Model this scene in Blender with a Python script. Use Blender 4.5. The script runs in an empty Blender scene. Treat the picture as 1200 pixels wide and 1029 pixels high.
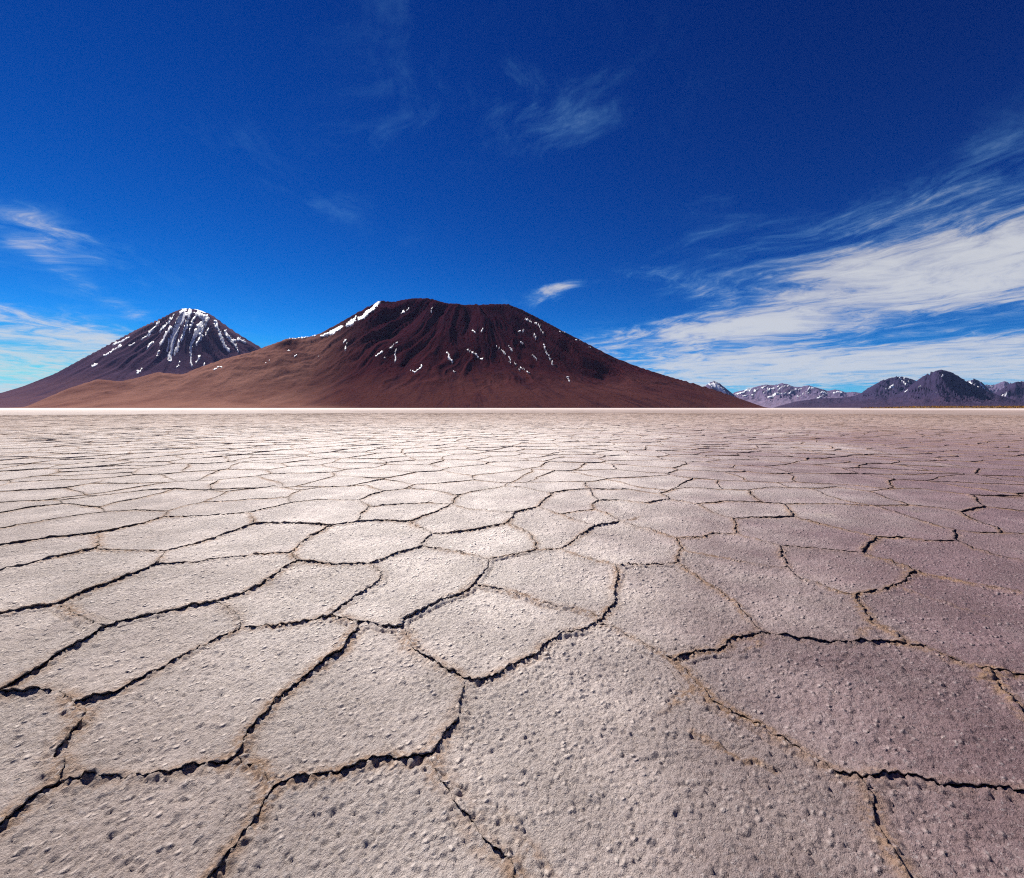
import bpy, math, random
import numpy as np
from mathutils import Vector
from mathutils.geometry import delaunay_2d_cdt

random.seed(7)
rng = np.random.default_rng(11)
scn = bpy.context.scene
col = scn.collection

# ------------------------------------------------------------------ camera
F, PW, PH, HZ, CAMH = 540.0, 1200.0, 1029.0, 478.0, 1.4     # focal length / frame / horizon in photo pixels, eye height
cam_d = bpy.data.cameras.new('camera')
cam = bpy.data.objects.new('camera', cam_d)
col.objects.link(cam)
cam.location = (0, 0, CAMH)
cam.rotation_euler = (math.radians(90), 0, 0)
cam_d.sensor_fit = 'HORIZONTAL'
cam_d.sensor_width = 36.0
cam_d.lens = 36.0 * F / PW
cam_d.shift_y = (HZ - PH / 2) / PW
cam_d.clip_start = 0.05
cam_d.clip_end = 120000
scn.camera = cam

# ------------------------------------------------------------------ light
SUN_EL, SUN_AZ = math.radians(45), math.radians(-42)        # azimuth from the view direction, negative = left
SX, SY = math.sin(SUN_AZ), math.cos(SUN_AZ)
sun_d = bpy.data.lights.new('sun', 'SUN')
sun = bpy.data.objects.new('sun', sun_d)
col.objects.link(sun)
sun_d.energy = 5.0
sun_d.angle = math.radians(0.5)
sun_d.color = (1.0, 0.95, 0.885)
sdir = Vector((SX * math.cos(SUN_EL), SY * math.cos(SUN_EL), math.sin(SUN_EL)))
sun.rotation_euler = sdir.to_track_quat('Z', 'Y').to_euler()

scn.view_settings.view_transform = 'Standard'
scn.view_settings.look = 'None'
scn.view_settings.gamma = 1
scn.view_settings.exposure = 0.52
scn.view_settings.use_curve_mapping = False
scn.cycles.use_denoising = False
scn.cycles.filter_width = 1.15
scn.cycles.max_bounces = 6
scn.cycles.volume_bounces = 0


class NT:
    """small helper to wire node trees"""
    def __init__(self, tree):
        self.t = tree
    def n(self, typ, **kw):
        nd = self.t.nodes.new(typ)
        for k, v in kw.items():
            setattr(nd, k, v)
        return nd
    def put(self, sock, v):
        if isinstance(v, bpy.types.NodeSocket):
            self.t.links.new(v, sock)
        else:
            sock.default_value = v
    def math(self, op, a, b=0.0, clamp=False, c=None):
        nd = self.n('ShaderNodeMath', operation=op, use_clamp=clamp)
        self.put(nd.inputs[0], a); self.put(nd.inputs[1], b)
        if c is not None: self.put(nd.inputs[2], c)
        return nd.outputs[0]
    def vmath(self, op, a, b=(0, 0, 0), out=0):
        nd = self.n('ShaderNodeVectorMath', operation=op)
        self.put(nd.inputs[0], a)
        if op != 'LENGTH':
            self.put(nd.inputs[1], b)
        return nd.outputs['Value'] if op in ('LENGTH', 'DOT_PRODUCT') else nd.outputs[0]
    def noise(self, vec, scale, detail=4, rough=0.55, dist=0.0, lac=2.0):
        nd = self.n('ShaderNodeTexNoise')
        self.put(nd.inputs['Vector'], vec)
        nd.inputs['Scale'].default_value = scale; nd.inputs['Detail'].default_value = detail
        nd.inputs['Roughness'].default_value = rough; nd.inputs['Distortion'].default_value = dist
        nd.inputs['Lacunarity'].default_value = lac
        return nd.outputs['Fac']
    def ramp(self, v, a, b, c=0.0, d=1.0, smooth=True):
        nd = self.n('ShaderNodeMapRange', interpolation_type='SMOOTHSTEP' if smooth else 'LINEAR')
        self.put(nd.inputs[0], v)
        for k, x in zip((1, 2, 3, 4), (a, b, c, d)):
            self.put(nd.inputs[k], x)
        return nd.outputs[0]
    def mix(self, f, a, b, blend='MIX'):
        nd = self.n('ShaderNodeMix', data_type='RGBA', blend_type=blend)
        self.put(nd.inputs['Factor'], f); self.put(nd.inputs['A'], a); self.put(nd.inputs['B'], b)
        return nd.outputs['Result']
    def xyz(self, x=0.0, y=0.0, z=0.0):
        nd = self.n('ShaderNodeCombineXYZ')
        self.put(nd.inputs[0], x); self.put(nd.inputs[1], y); self.put(nd.inputs[2], z)
        return nd.outputs[0]


def C4(r, g, b): return (r, g, b, 1.0)


# ------------------------------------------------------------------ sky
world = bpy.data.worlds.new('World')
scn.world = world
world.use_nodes = True
W = NT(world.node_tree)
world.node_tree.nodes.clear()
sky = W.n('ShaderNodeTexSky', sky_type='NISHITA')
sky.sun_disc = False
sky.sun_elevation = SUN_EL
sky.sun_rotation = SUN_AZ
sky.altitude = 4500
sky.air_density = 1.0
sky.dust_density = 0.0
sky.ozone_density = 2.0
SKY_STRENGTH = 0.087
# deep, polarised high altitude blue: one response curve per channel over the whole dome
sc = W.n('ShaderNodeSeparateColor'); W.put(sc.inputs[0], sky.outputs[0])
cc = W.n('ShaderNodeCombineColor')
for k, (gain, pw, top) in enumerate([(0.0013, 4.0, 5.5), (0.108, 1.98, 7.0), (0.350, 1.46, 7.6)]):
    W.put(cc.inputs[k], W.math('MINIMUM', W.math('MULTIPLY', W.math('POWER', sc.outputs[k], pw), gain), top))
geo = W.n('ShaderNodeTexCoord')
dirv = W.vmath('NORMALIZE', geo.outputs['Generated'])
sep = W.n('ShaderNodeSeparateXYZ'); W.put(sep.inputs[0], dirv)
dx, dy, dz = sep.outputs
az = W.math('ARCTAN2', dx, dy)                     # radians from the view direction
el = W.math('ARCSINE', dz)
# cirrus drawn on a flat layer high above: streaks that run along +Y and converge in perspective
zc = W.math('ADD', W.math('MAXIMUM', dz, 0.0), 0.055)
u = W.math('DIVIDE', dx, zc); v = W.math('DIVIDE', dy, zc)
layer = W.xyz(u, v, 0.0)
def streak(ax, ay, ang, scale, detail, rough, dist, off=0.0):
    c, s = math.cos(ang), math.sin(ang)
    a = W.math('ADD', W.math('MULTIPLY', u, c * ax), W.math('MULTIPLY', v, -s * ax))
    b = W.math('ADD', W.math('MULTIPLY', u, s * ay), W.math('MULTIPLY', v, c * ay))
    return W.noise(W.xyz(a, b, off), scale, detail, rough, dist)
curl = W.noise(layer, 0.8, 3, 0.5)
u = W.math('ADD', u, W.math('MULTIPLY', W.math('SUBTRACT', curl, 0.5), 1.6))
n_fib = streak(2.2, 0.85, math.radians(-24), 1.3, 11, 0.70, 0.45)
n_big = streak(1.0, 0.6, math.radians(-18), 0.9, 5, 0.5, 0.4, 3.1)
n_puff = streak(1.6, 1.2, math.radians(-30), 2.2, 11, 0.70, 0.3, 7.7)

def blob(px, py, rx, ry, ang=0.0, power=1.0):
    """soft patch of cloud cover at the direction of a photo pixel; radii in photo pixels"""
    x, z = (px - 600) / F, (HZ - py) / F
    a0, e0 = math.atan(x), math.atan(z * math.cos(math.atan(x)))
    c, s = math.cos(ang), math.sin(ang)
    k = F / 1.0
    da = W.math('MULTIPLY', W.math('SUBTRACT', az, a0), k * (1 + x * x) ** 0.5)
    de = W.math('MULTIPLY', W.math('SUBTRACT', el, e0), k * (1 + x * x) ** 0.5)
    p = W.math('DIVIDE', W.math('ADD', W.math('MULTIPLY', da, c), W.math('MULTIPLY', de, s)), rx)
    q = W.math('DIVIDE', W.math('SUBTRACT', W.math('MULTIPLY', de, c), W.math('MULTIPLY', da, s)), ry)
    r2 = W.math('ADD', W.math('MULTIPLY', p, p), W.math('MULTIPLY', q, q))
    return W.math('MULTIPLY', W.math('EXPONENT', W.math('MULTIPLY', r2, -1.0)), power)

cover = None
def add_cover(b):
    global cover
    cover = b if cover is None else W.math('ADD', cover, b)
for bl in [(1130, 302, 180, 46, 0.20, 0.57), (960, 336, 135, 46, 0.28, 0.53), (990, 368, 190, 20, 0.05, 0.42), (1050, 250, 160, 40, 0.30, 0.20),
           (800, 390, 110, 15, 0.08, 0.75), (1260, 285, 140, 50, 0.20, 0.6), (890, 275, 60, 26, 0.5, 0.22),
           (30, 258, 120, 28, -0.25, 0.40), (130, 350, 80, 9, -0.55, 0.42), (60, 388, 140, 20, -0.1, 0.85), (60, 300, 120, 40, -0.3, 0.2),
           (645, 342, 38, 11, 0.25, 1.0), (665, 150, 80, 46, -0.3, 0.24), (450, 165, 80, 24, 0.3, 0.20),
           (400, 245, 80, 22, -0.2, 0.24), (820, 280, 60, 20, 0.35, 0.30), (560, 80, 220, 70, 0.0, 0.22),
           (1160, 200, 200, 50, 0.2, 0.13), (250, 150, 120, 20, 0.0, 0.12), (820, 232, 70, 22, 0.1, 0.16), (770, 325, 60, 14, -0.3, 0.42)]:
    add_cover(blob(*bl))
# thin veil low over the horizon, all the way round, thicker towards the right
band_r = W.math('MULTIPLY', W.ramp(el, 0.015, 0.06), W.ramp(el, 0.085, 0.13, 1.0, 0.0))
add_cover(W.math('MULTIPLY', band_r, W.ramp(az, 0.15, 0.4, 0.25, 1.0)))
add_cover(W.math('MULTIPLY', W.ramp(el, 0.02, 0.30, 0.42, 0.0), W.ramp(W.math('ABSOLUTE', az), 0.3, 2.5, 0.55, 0.9)))
# pale dry haze low on the left
add_cover(W.math('MULTIPLY', W.ramp(el, 0.0, 0.13, 0.75, 0.0), W.ramp(az, -0.45, -0.80)))
tex = W.math('ADD', W.math('ADD', W.math('MULTIPLY', n_fib, 0.75), W.math('MULTIPLY', n_big, 0.40)), W.math('MULTIPLY', n_puff, 0.75))
dens = W.math('ADD', W.math('MULTIPLY', W.math('SUBTRACT', tex, 0.95), 2.7), W.math('MULTIPLY', cover, 0.95))
dens = W.ramp(dens, 0.02, 1.45, 0.0, 0.84)
dens = W.math('MULTIPLY', dens, W.ramp(cover, 0.02, 0.45, 0.0, 1.0, False))
CLOUD = W.mix(W.ramp(dens, 0.05, 0.62), C4(1.3, 3.7, 6.6), C4(5.7, 5.8, 5.9))      # thin ice scatters blue, thick cloud is white
skyc = W.mix(dens, cc.outputs[0], CLOUD)
bg = W.n('ShaderNodeBackground')
W.put(bg.inputs[0], skyc); bg.inputs[1].default_value = SKY_STRENGTH
wo = W.n('ShaderNodeOutputWorld'); world.node_tree.links.new(bg.outputs[0], wo.inputs[0])


# ------------------------------------------------------------------ numpy noise
def _hash(ix, iy, seed):
    h = (ix.astype(np.int64) * 374761393 + iy.astype(np.int64) * 668265263 + seed * 974634777) & 0xFFFFFFFF
    h = ((h ^ (h >> 13)) * 1274126177) & 0xFFFFFFFF
    h = ((h ^ (h >> 16)) * 2246822519) & 0xFFFFFFFF
    return ((h ^ (h >> 15)) & 0xFFFFFF) / float(0xFFFFFF)

def vn(x, y, seed=0):
    """value noise in -1..1"""
    x = np.asarray(x, float); y = np.asarray(y, float)
    ix, iy = np.floor(x), np.floor(y)
    fx, fy = x - ix, y - iy
    ux = fx * fx * fx * (fx * (fx * 6 - 15) + 10); uy = fy * fy * fy * (fy * (fy * 6 - 15) + 10)
    a, b = _hash(ix, iy, seed), _hash(ix + 1, iy, seed)
    c, d = _hash(ix, iy + 1, seed), _hash(ix + 1, iy + 1, seed)
    return 2 * ((a + (b - a) * ux) * (1 - uy) + (c + (d - c) * ux) * uy) - 1

def fbm(x, y, octv=4, seed=0, gain=0.5):
    t = 0; a = 1.0; f = 1.0; s = 0
    for k in range(octv):
        t = t + a * vn(x * f + 17.3 * k, y * f - 9.1 * k, seed + k); s += a; a *= gain; f *= 2.03
    return t / s

def ridged(x, y, octv=4, seed=0, gain=0.5):
    t = 0; a = 1.0; f = 1.0; s = 0
    for k in range(octv):
        t = t + a * (1 - np.abs(vn(x * f + 5.7 * k, y * f + 3.3 * k, seed + k)) * 1.6); s += a; a *= gain; f *= 2.07
    return t / s

def sstep(a, b, x):
    t = np.clip((x - a) / (b - a), 0, 1)
    return t * t * (3 - 2 * t)

def knobs(x, y, cell, seed, fill=0.6):
    """scattered round crumbs: 0..1"""
    gx, gy = np.floor(x / cell), np.floor(y / cell)
    out = np.zeros_like(x)
    for i in (-1, 0, 1):
        for j in (-1, 0, 1):
            cx, cy = gx + i, gy + j
            px = (cx + _hash(cx, cy, seed)) * cell; py = (cy + _hash(cx, cy, seed + 1)) * cell
            k = _hash(cx, cy, seed + 2)
            r = cell * (0.22 + 0.42 * _hash(cx, cy, seed + 3))
            q = 1 - ((x - px) ** 2 + (y - py) ** 2) / (r * r)
            out = np.maximum(out, np.where(k < fill, np.sqrt(np.clip(q, 0, 1)) * (0.35 + 0.65 * k / fill), 0))
    return out


# ------------------------------------------------------------------ mesh / tagging helpers
def mesh_from(name, V, T, mat=None, smooth=True, attrs=None):
    V = np.ascontiguousarray(V, dtype=np.float32); T = np.ascontiguousarray(T, dtype=np.int32)
    me = bpy.data.meshes.new(name)
    me.vertices.add(len(V)); me.vertices.foreach_set('co', V.ravel())
    k = T.shape[1]
    me.loops.add(T.size); me.loops.foreach_set('vertex_index', T.ravel())
    me.polygons.add(len(T)); me.polygons.foreach_set('loop_start', np.arange(0, T.size, k, dtype=np.int32))
    me.polygons.foreach_set('use_smooth', np.full(len(T), smooth))
    for an, av in (attrs or {}).items():
        if av.ndim == 1:
            at = me.attributes.new(an, 'FLOAT', 'POINT'); at.data.foreach_set('value', av.astype(np.float32))
        else:
            at = me.attributes.new(an, 'FLOAT_VECTOR', 'POINT'); at.data.foreach_set('vector', np.ascontiguousarray(av, dtype=np.float32).ravel())
    me.update(calc_edges=True)
    if mat: me.materials.append(mat)
    return me

def link(name, me, parent=None, loc=None, kind=None, label=None, cat=None, group=None):
    o = bpy.data.objects.new(name, me)
    col.objects.link(o)
    if parent: o.parent = parent
    if loc is not None: o.location = loc
    if kind: o['kind'] = kind
    if label: o['label'] = label
    if cat: o['category'] = cat
    if group: o['group'] = group
    return o

def new_mat(name):
    m = bpy.data.materials.new(name); m.use_nodes = True
    m.node_tree.nodes.clear()
    n = NT(m.node_tree)
    b = n.n('ShaderNodeBsdfPrincipled'); o = n.n('ShaderNodeOutputMaterial')
    m.node_tree.links.new(b.outputs[0], o.inputs[0])
    return m, n, b


# ------------------------------------------------------------------ salt material
def salt_material():
    m, n, b = new_mat('salt_crust')
    g = n.n('ShaderNodeNewGeometry'); pos = g.outputs['Position']
    s = n.n('ShaderNodeSeparateXYZ'); n.put(s.inputs[0], pos)
    rim = n.n('ShaderNodeAttribute', attribute_name='rim').outputs['Fac']
    dist = n.vmath('LENGTH', n.vmath('MULTIPLY', pos, (1, 1, 0)))
    # mauve crust right, tan left; vignette and bright middle painted into the tint
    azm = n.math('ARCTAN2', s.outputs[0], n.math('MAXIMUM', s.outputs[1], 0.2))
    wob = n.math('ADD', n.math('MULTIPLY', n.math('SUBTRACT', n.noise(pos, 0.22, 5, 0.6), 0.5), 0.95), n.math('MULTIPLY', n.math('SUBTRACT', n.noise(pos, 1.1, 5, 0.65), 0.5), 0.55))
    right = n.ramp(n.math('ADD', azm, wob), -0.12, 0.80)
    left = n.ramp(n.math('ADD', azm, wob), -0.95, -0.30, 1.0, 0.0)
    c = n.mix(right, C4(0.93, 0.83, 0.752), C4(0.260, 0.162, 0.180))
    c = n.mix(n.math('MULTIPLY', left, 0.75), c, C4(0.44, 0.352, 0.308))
    near_vignette = n.ramp(n.math('ADD', dist, n.math('MULTIPLY', wob, 2.0)), 1.3, 4.0, 0.42, 0.0)
    c = n.mix(near_vignette, c, C4(0.33, 0.242, 0.222))  # vignette darkening near the camera, painted into the salt colour
    # far crust: pinkish and dusty, cracks and their shade painted as dark patches, then clean white
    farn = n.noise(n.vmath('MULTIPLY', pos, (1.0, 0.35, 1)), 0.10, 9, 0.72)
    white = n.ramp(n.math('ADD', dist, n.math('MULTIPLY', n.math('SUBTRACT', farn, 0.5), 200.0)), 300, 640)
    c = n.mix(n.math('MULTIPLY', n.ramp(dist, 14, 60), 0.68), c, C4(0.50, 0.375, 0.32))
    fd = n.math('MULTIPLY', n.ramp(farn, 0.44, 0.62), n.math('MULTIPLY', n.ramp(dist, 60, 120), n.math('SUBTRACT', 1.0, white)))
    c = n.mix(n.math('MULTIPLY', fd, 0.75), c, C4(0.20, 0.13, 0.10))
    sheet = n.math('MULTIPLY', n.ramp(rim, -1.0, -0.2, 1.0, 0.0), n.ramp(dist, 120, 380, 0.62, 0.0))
    c = n.mix(sheet, c, C4(0.23, 0.165, 0.14))  # shade of plate rims not built out here, painted into the sheet
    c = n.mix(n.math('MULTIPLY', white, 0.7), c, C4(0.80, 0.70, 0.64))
    # mottling: damp grey patches, grains, pale crumbs
    mot = n.noise(pos, 2.3, 6, 0.62)
    c = n.mix(n.ramp(mot, 0.52, 0.75, 0.0, 0.30), c, C4(0.47, 0.385, 0.385))
    grain = n.noise(pos, 75, 3, 0.7)
    near = n.ramp(dist, 5, 25, 1.0, 0.25)
    c = n.mix(n.math('MULTIPLY', n.ramp(grain, 0.50, 0.72), n.math('MULTIPLY', near, 0.55)), c, C4(0.27, 0.205, 0.20))
    c = n.mix(n.math('MULTIPLY', n.ramp(grain, 0.30, 0.44, 1.0, 0.0), 0.35), c, C4(0.86, 0.82, 0.80))
    # yellowish algae stain in places
    alg = n.math('MULTIPLY', n.ramp(n.noise(n.vmath('ADD', pos, (3.1, 7.7, 0)), 0.9, 3, 0.5), 0.66, 0.78), 0.25)
    c = n.mix(alg, c, C4(0.50, 0.46, 0.27))
    obj = n.n('ShaderNodeObjectInfo').outputs['Random']
    c = n.mix(n.ramp(obj, 0.0, 1.0, 0.0, 0.13, False), c, C4(0.50, 0.40, 0.35))
    # broken rims carry tan and rust-brown mud
    rn = n.noise(pos, 30, 4, 0.65)
    rm = n.math('MULTIPLY', n.ramp(rim, 0.16, 0.75), n.ramp(rn, 0.34, 0.56))
    rm = n.math('MULTIPLY', rm, n.ramp(n.noise(pos, 1.4, 3, 0.5), 0.36, 0.60, 0.22, 1.0))
    c = n.mix(n.math('MULTIPLY', rm, 0.80), c, C4(0.45, 0.275, 0.165))
    mud = n.ramp(rim, 1.02, 1.5)
    c = n.mix(mud, c, C4(0.17, 0.100, 0.055))
    CRUMB = c
    n.put(b.inputs['Roughness'], 0.72)
    b.inputs['Specular IOR Level'].default_value = 0.20
    # fine relief: crumbs and pits, stretched a little across the wind
    ca, sa = math.cos(0.84), math.sin(0.84)
    p1 = n.math('ADD', n.math('MULTIPLY', s.outputs[0], ca), n.math('MULTIPLY', s.outputs[1], sa))
    p2 = n.math('SUBTRACT', n.math('MULTIPLY', s.outputs[1], ca), n.math('MULTIPLY', s.outputs[0], sa))
    pv = n.xyz(n.math('MULTIPLY', p1, 0.85), p2, s.outputs[2])
    h1 = n.noise(pv, 62, 5, 0.74, 0.2)
    vor = n.n('ShaderNodeTexVoronoi', feature='F1'); n.put(vor.inputs['Vector'], pv); vor.inputs['Scale'].default_value = 27
    h2 = n.ramp(vor.outputs['Distance'], 0.0, 0.40, 1.0, 0.0)
    v2 = n.n('ShaderNodeTexVoronoi', feature='F1'); n.put(v2.inputs['Vector'], pv); v2.inputs['Scale'].default_value = 8.5
    h5 = n.math('MULTIPLY', n.ramp(v2.outputs['Distance'], 0.06, 0.30, 1.0, 0.0), n.ramp(dist, 3.0, 5.5, 0.15, 1.0))
    h3 = n.noise(pv, 9.0, 5, 0.6)
    hh = n.math('ADD', n.math('MULTIPLY', h1, n.ramp(n.noise(pos, 1.7, 3, 0.5), 0.35, 0.65, 0.032, 0.062)), n.math('ADD', n.math('MULTIPLY', h2, n.math('MULTIPLY', n.ramp(n.noise(pv, 8.0, 3), 0.38, 0.62), 0.044)), n.math('MULTIPLY', h3, 0.016)))
    hh = n.math('ADD', hh, n.math('MULTIPLY', h5, 0.016))
    # crumb tops are coloured paler
    cm = n.math('MULTIPLY', n.math('MULTIPLY', h2, n.ramp(n.noise(pv, 8.0, 3), 0.40, 0.60)), n.math('MULTIPLY', n.ramp(dist, 4, 12, 0.30, 0.0), n.ramp(rim, 0.9, 1.05, 1.0, 0.0)))
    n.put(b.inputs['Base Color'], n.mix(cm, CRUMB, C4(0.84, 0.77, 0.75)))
    far_h = n.math('MULTIPLY', n.noise(n.vmath('MULTIPLY', pos, (0.55, 0.55, 1)), 1.0, 6, 0.6), n.ramp(dist, 30, 90, 0.0, 0.22))
    bp = n.n('ShaderNodeBump'); bp.inputs['Strength'].default_value = 0.95; bp.inputs['Distance'].default_value = 1.0
    n.put(bp.inputs['Height'], n.math('ADD', hh, far_h))
    n.put(b.inputs['Normal'], bp.outputs[0])
    return m
SALT = salt_material()

# ------------------------------------------------------------------ salt flat: base sheet out to the horizon
R_PL = 128.0                                             # plates are built out to here
def base_sheet():
    rs = np.concatenate([[0.0], np.linspace(1, R_PL - 5, 12), np.linspace(R_PL - 4, R_PL + 2, 5),
                         np.geomspace(R_PL + 6, 42000, 60)])
    na = 160
    th = np.linspace(0, 2 * np.pi, na, endpoint=False)
    V = [(0, 0, -0.09)]
    for r in rs[1:]:
        z = -0.09 if r < R_PL - 4 else -0.09 + 0.092 * min(1, (r - R_PL + 4) / 5.0)
        V += [(r * math.sin(t), r * math.cos(t), z) for t in th]
    T = []
    for j in range(na):
        T.append((0, 1 + (j + 1) % na, 1 + j))
    for i in range(len(rs) - 2):
        a0, b0 = 1 + i * na, 1 + (i + 1) * na
        for j in range(na):
            k = (j + 1) % na
            T.append((a0 + j, a0 + k, b0 + k)); T.append((a0 + j, b0 + k, b0 + j))
    V = np.array(V); T = np.array(T)
    T = T[:, ::-1] if True else T
    rim = np.where(np.hypot(V[:, 0], V[:, 1]) < R_PL - 3, 1.5, -1.0)
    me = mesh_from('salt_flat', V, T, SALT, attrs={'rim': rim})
    me.flip_normals() if me.polygons[200].normal.z < 0 else None
    return link('salt_flat', me, kind='structure', label='white salt flat cracked into raised polygons, running to the foot of the mountains')
FLAT = base_sheet()

# ------------------------------------------------------------------ plates: network of cracks read off the photograph
N = {}
for t in """
1 82 915;2 276 888;3 320 920;4 500 884;5 422 732;6 547 797;7 475 737;8 385 724;9 281 738;11 432 663;12 255 708;13 84 828
14 345 659;15 127 735;16 65 711;17 -8 817;18 184 663;19 340 648;20 492 642;21 572 656;22 507 626;23 552 687;24 704 724
25 720 665;26 700 733;27 790 776;28 895 741;29 810 798;30 1000 911;31 791 662;32 1010 752;33 1060 755;34 1002 699;35 1022 730
36 1160 787;37 924 667;38 1073 672;39 1008 648;40 915 641;41 798 645;42 656 645;43 725 613;44 792 632;45 862 627;46 630 645
47 593 615;48 630 595;49 697 618;50 696 598;51 859 609;52 930 607;53 815 591;54 1027 630;55 1120 635;56 1121 622;57 1177 626
58 1025 594;59 1125 600;60 922 592;61 1062 592;62 1160 596;63 1015 576;64 947 574;66 802 572;67 877 576;68 1137 581;69 896 590
70 782 586;72 700 587;73 772 579;74 690 574;75 740 574;76 655 603;77 645 579;78 612 571;79 528 592;80 602 602;81 481 612
82 567 574;83 420 612;84 390 617;85 432 595;86 421 587;87 337 590;88 450 576;89 537 581;90 355 575;91 291 602;92 297 615
93 192 647;94 110 645;95 112 626;96 190 607;97 195 600;98 122 601;99 237 589;100 268 577;101 336 583;102 320 570;103 425 569
104 115 595;105 72 592;106 207 573;107 72 587;108 135 579
201 -90 598;202 -140 622;203 -80 637;204 -130 660;205 -90 692;206 -130 742;207 -100 826;208 -130 1035;209 -150 1120;210 215 1110
211 640 1090;212 1095 1100;213 1330 1110;214 1300 944;215 1345 920;216 1290 805;217 1340 722;218 1300 680;219 1340 632;220 1290 606;221 1330 598
""".replace('\n', ';').split(';'):
    if t.strip():
        k, x, y = t.split(); N[int(k)] = (float(x), float(y))
E = """
1 60,930 30,950 0,973 208;1 77,903 72,880 90,852 93,840 13;1 107,914 167,910 207,902 255,895 2;2 290,863 317,825 345,804 380,777 400,764 5
2 293,897 307,912 3;3 300,957 277,987 250,1027 210;3 335,917 367,912 400,905 433,892 467,887 4;4 507,878 515,863 533,845 543,820 6
4 507,903 533,947 550,963 573,993 603,1027 211;6 525,788 500,772 481,755 7;7 450,736 5;5 407,728 8;8 350,731 315,736 9
8 400,711 420,700 441,685 446,673 11;9 280,725 265,713 12;9 250,752 225,765 195,780 160,797 135,812 105,822 13;13 62,813 37,814 17
12 287,697 315,680 335,664 14;12 225,712 200,719 162,726 15;15 107,731 85,720 16;16 32,716 0,722 -40,728 206
15 105,750 75,766 45,787 22,800 17;17 -50,821 207;16 75,706 112,691 150,677 18;18 225,661 262,656 300,651 19;19 343,654 14
14 362,660 392,664 11;11 450,656 465,649 20;20 525,645 550,649 21;20 500,631 22;21 570,667 560,677 23;23 540,697 515,707 490,720 477,728 7
23 575,690 597,696 637,709 675,716 24;24 720,711 718,697 724,680 25;24 26;26 682,740 662,745 642,755 627,770 600,782 580,794 560,800 6
26 735,747 762,762 27;27 800,767 837,762 857,751 880,746 28;27 800,786 29;29 830,817 850,829 880,845 910,862 943,883 977,903 30
30 1033,909 1067,910 1100,917 1150,923 1200,930 214;30 1013,933 1020,960 1040,993 1063,1027 212;28 877,722 860,706 840,692 812,675 31
28 915,747 950,750 985,754 32;32 1040,752 33;34 1010,712 35;35 1050,745 33;33 1085,762 1112,775 1140,784 36;36 1200,795 216
36 1170,805 1185,822 1200,842 1240,880 215;34 987,697 962,687 937,677 37;34 1037,695 1055,687 38;38 1095,677 1120,682 1162,690 1200,697 217
38 1050,662 1025,655 39;40 919,655 37;37 900,665 862,659 820,650 41;41 793,652 31;31 762,662 25;25 705,660 682,655 42;42 46;46 600,651 21
42 677,631 49;49 725,613 43;43 755,621 44;44 795,638 41;44 825,630 837,626 45;46 620,626 601,618 47;47 562,621 525,626 22
47 599,608 80;80 615,598 48;80 577,600 550,597 79;48 645,599 76;76 675,611 49;50 711,602 43;50 675,600 76;45 861,616 51;51 900,607 52
51 835,601 53;45 885,633 40;40 962,645 39;39 1015,640 54;54 1050,630 1087,634 55;54 1000,624 967,616 52;55 56;56 1150,625 57;57 1200,626 219
55 1137,642 1162,650 1200,659 218;56 1100,617 1062,606 58;57 1165,617 59;58 995,593 950,592 60;60 69;69 850,588 53;58 61;61 1100,595 59
59 1137,598 62;62 1200,599 220;60 926,600 52;61 1045,585 63;58 985,588 64;62 1145,590 68;67 900,571 64;64 980,572 63;63 1050,572 1090,575 68
68 1200,586 221;66 840,574 67;67 69;53 70;70 760,590 725,587 72;72 693,592 50;70 73;73 755,577 75;75 74;73 66;74 72;77 665,575 74;77 625,574 78
48 636,588 77;79 510,601 81;79 89;89 82;82 590,571 78;81 497,621 22;81 445,611 83;83 84;84 365,628 357,634 19;83 422,604 85;85 472,591 502,590 79
85 86;86 400,587 370,586 87;86 435,580 88;88 480,573 505,575 89;87 101;101 345,578 90;87 315,596 91;91 295,609 92;92 312,614 350,614 84
92 262,627 225,639 93;93 187,655 18;93 150,646 94;94 82,651 50,659 0,670 205;94 115,636 95;95 62,631 0,640 204;95 170,614 96;96 225,606 91;96 97
97 160,599 98;98 85,605 32,614 0,620 203;97 99;99 300,586 101;99 100;90 102;90 387,571 103;103 440,573 88;98 104;104 105;105 32,596 0,602 202
104 130,591 170,583 106;106 250,575 100;100 300,573 102;105 107;107 25,588 0,589 201;107 100,584 108;108 175,575 106
201 202;202 203;203 204;204 205;205 206;206 207;207 208;208 209;209 210;210 211;211 212;212 213;213 214;214 215;215 216;216 217;217 218;218 219;219 220;220 221
""".replace('\n', ';').split(';')
def gpt(x, y):
    D = CAMH * F / (y - HZ)
    return ((x - 600) * D / F, D)

edges = []
for t in E:
    w = t.split()
    if not w: continue
    a, b = int(w[0]), int(w[-1])
    pts = [N[a]] + [tuple(map(float, q.split(','))) for q in w[1:-1]] + [N[b]]
    edges.append((a, b, [gpt(*p) for p in pts]))

def faces_from_edges(edges):
    out = {}
    for i, (a, b, p) in enumerate(edges):
        for (s, d, q, key) in ((a, b, p, (i, 0)), (b, a, p[::-1], (i, 1))):
            out.setdefault(s, []).append((math.atan2(q[1][1] - q[0][1], q[1][0] - q[0][0]), d, q, key))
    for s in out: out[s].sort(key=lambda r: r[0])
    used, polys = set(), []
    for s in out:
        for r in out[s]:
            if r[3] in used: continue
            poly, cur, st = [], r, s
            while cur[3] not in used:
                used.add(cur[3]); poly += cur[2][:-1]
                d = cur[1]; rev = (cur[3][0], 1 - cur[3][1])
                lst = out[d]; k = next(i for i, q in enumerate(lst) if q[3] == rev)
                cur = lst[(k - 1) % len(lst)]
            A = sum(poly[i - 1][0] * poly[i][1] - poly[i][0] * poly[i - 1][1] for i in range(len(poly))) / 2
            polys.append((A, poly))
    return polys
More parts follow.
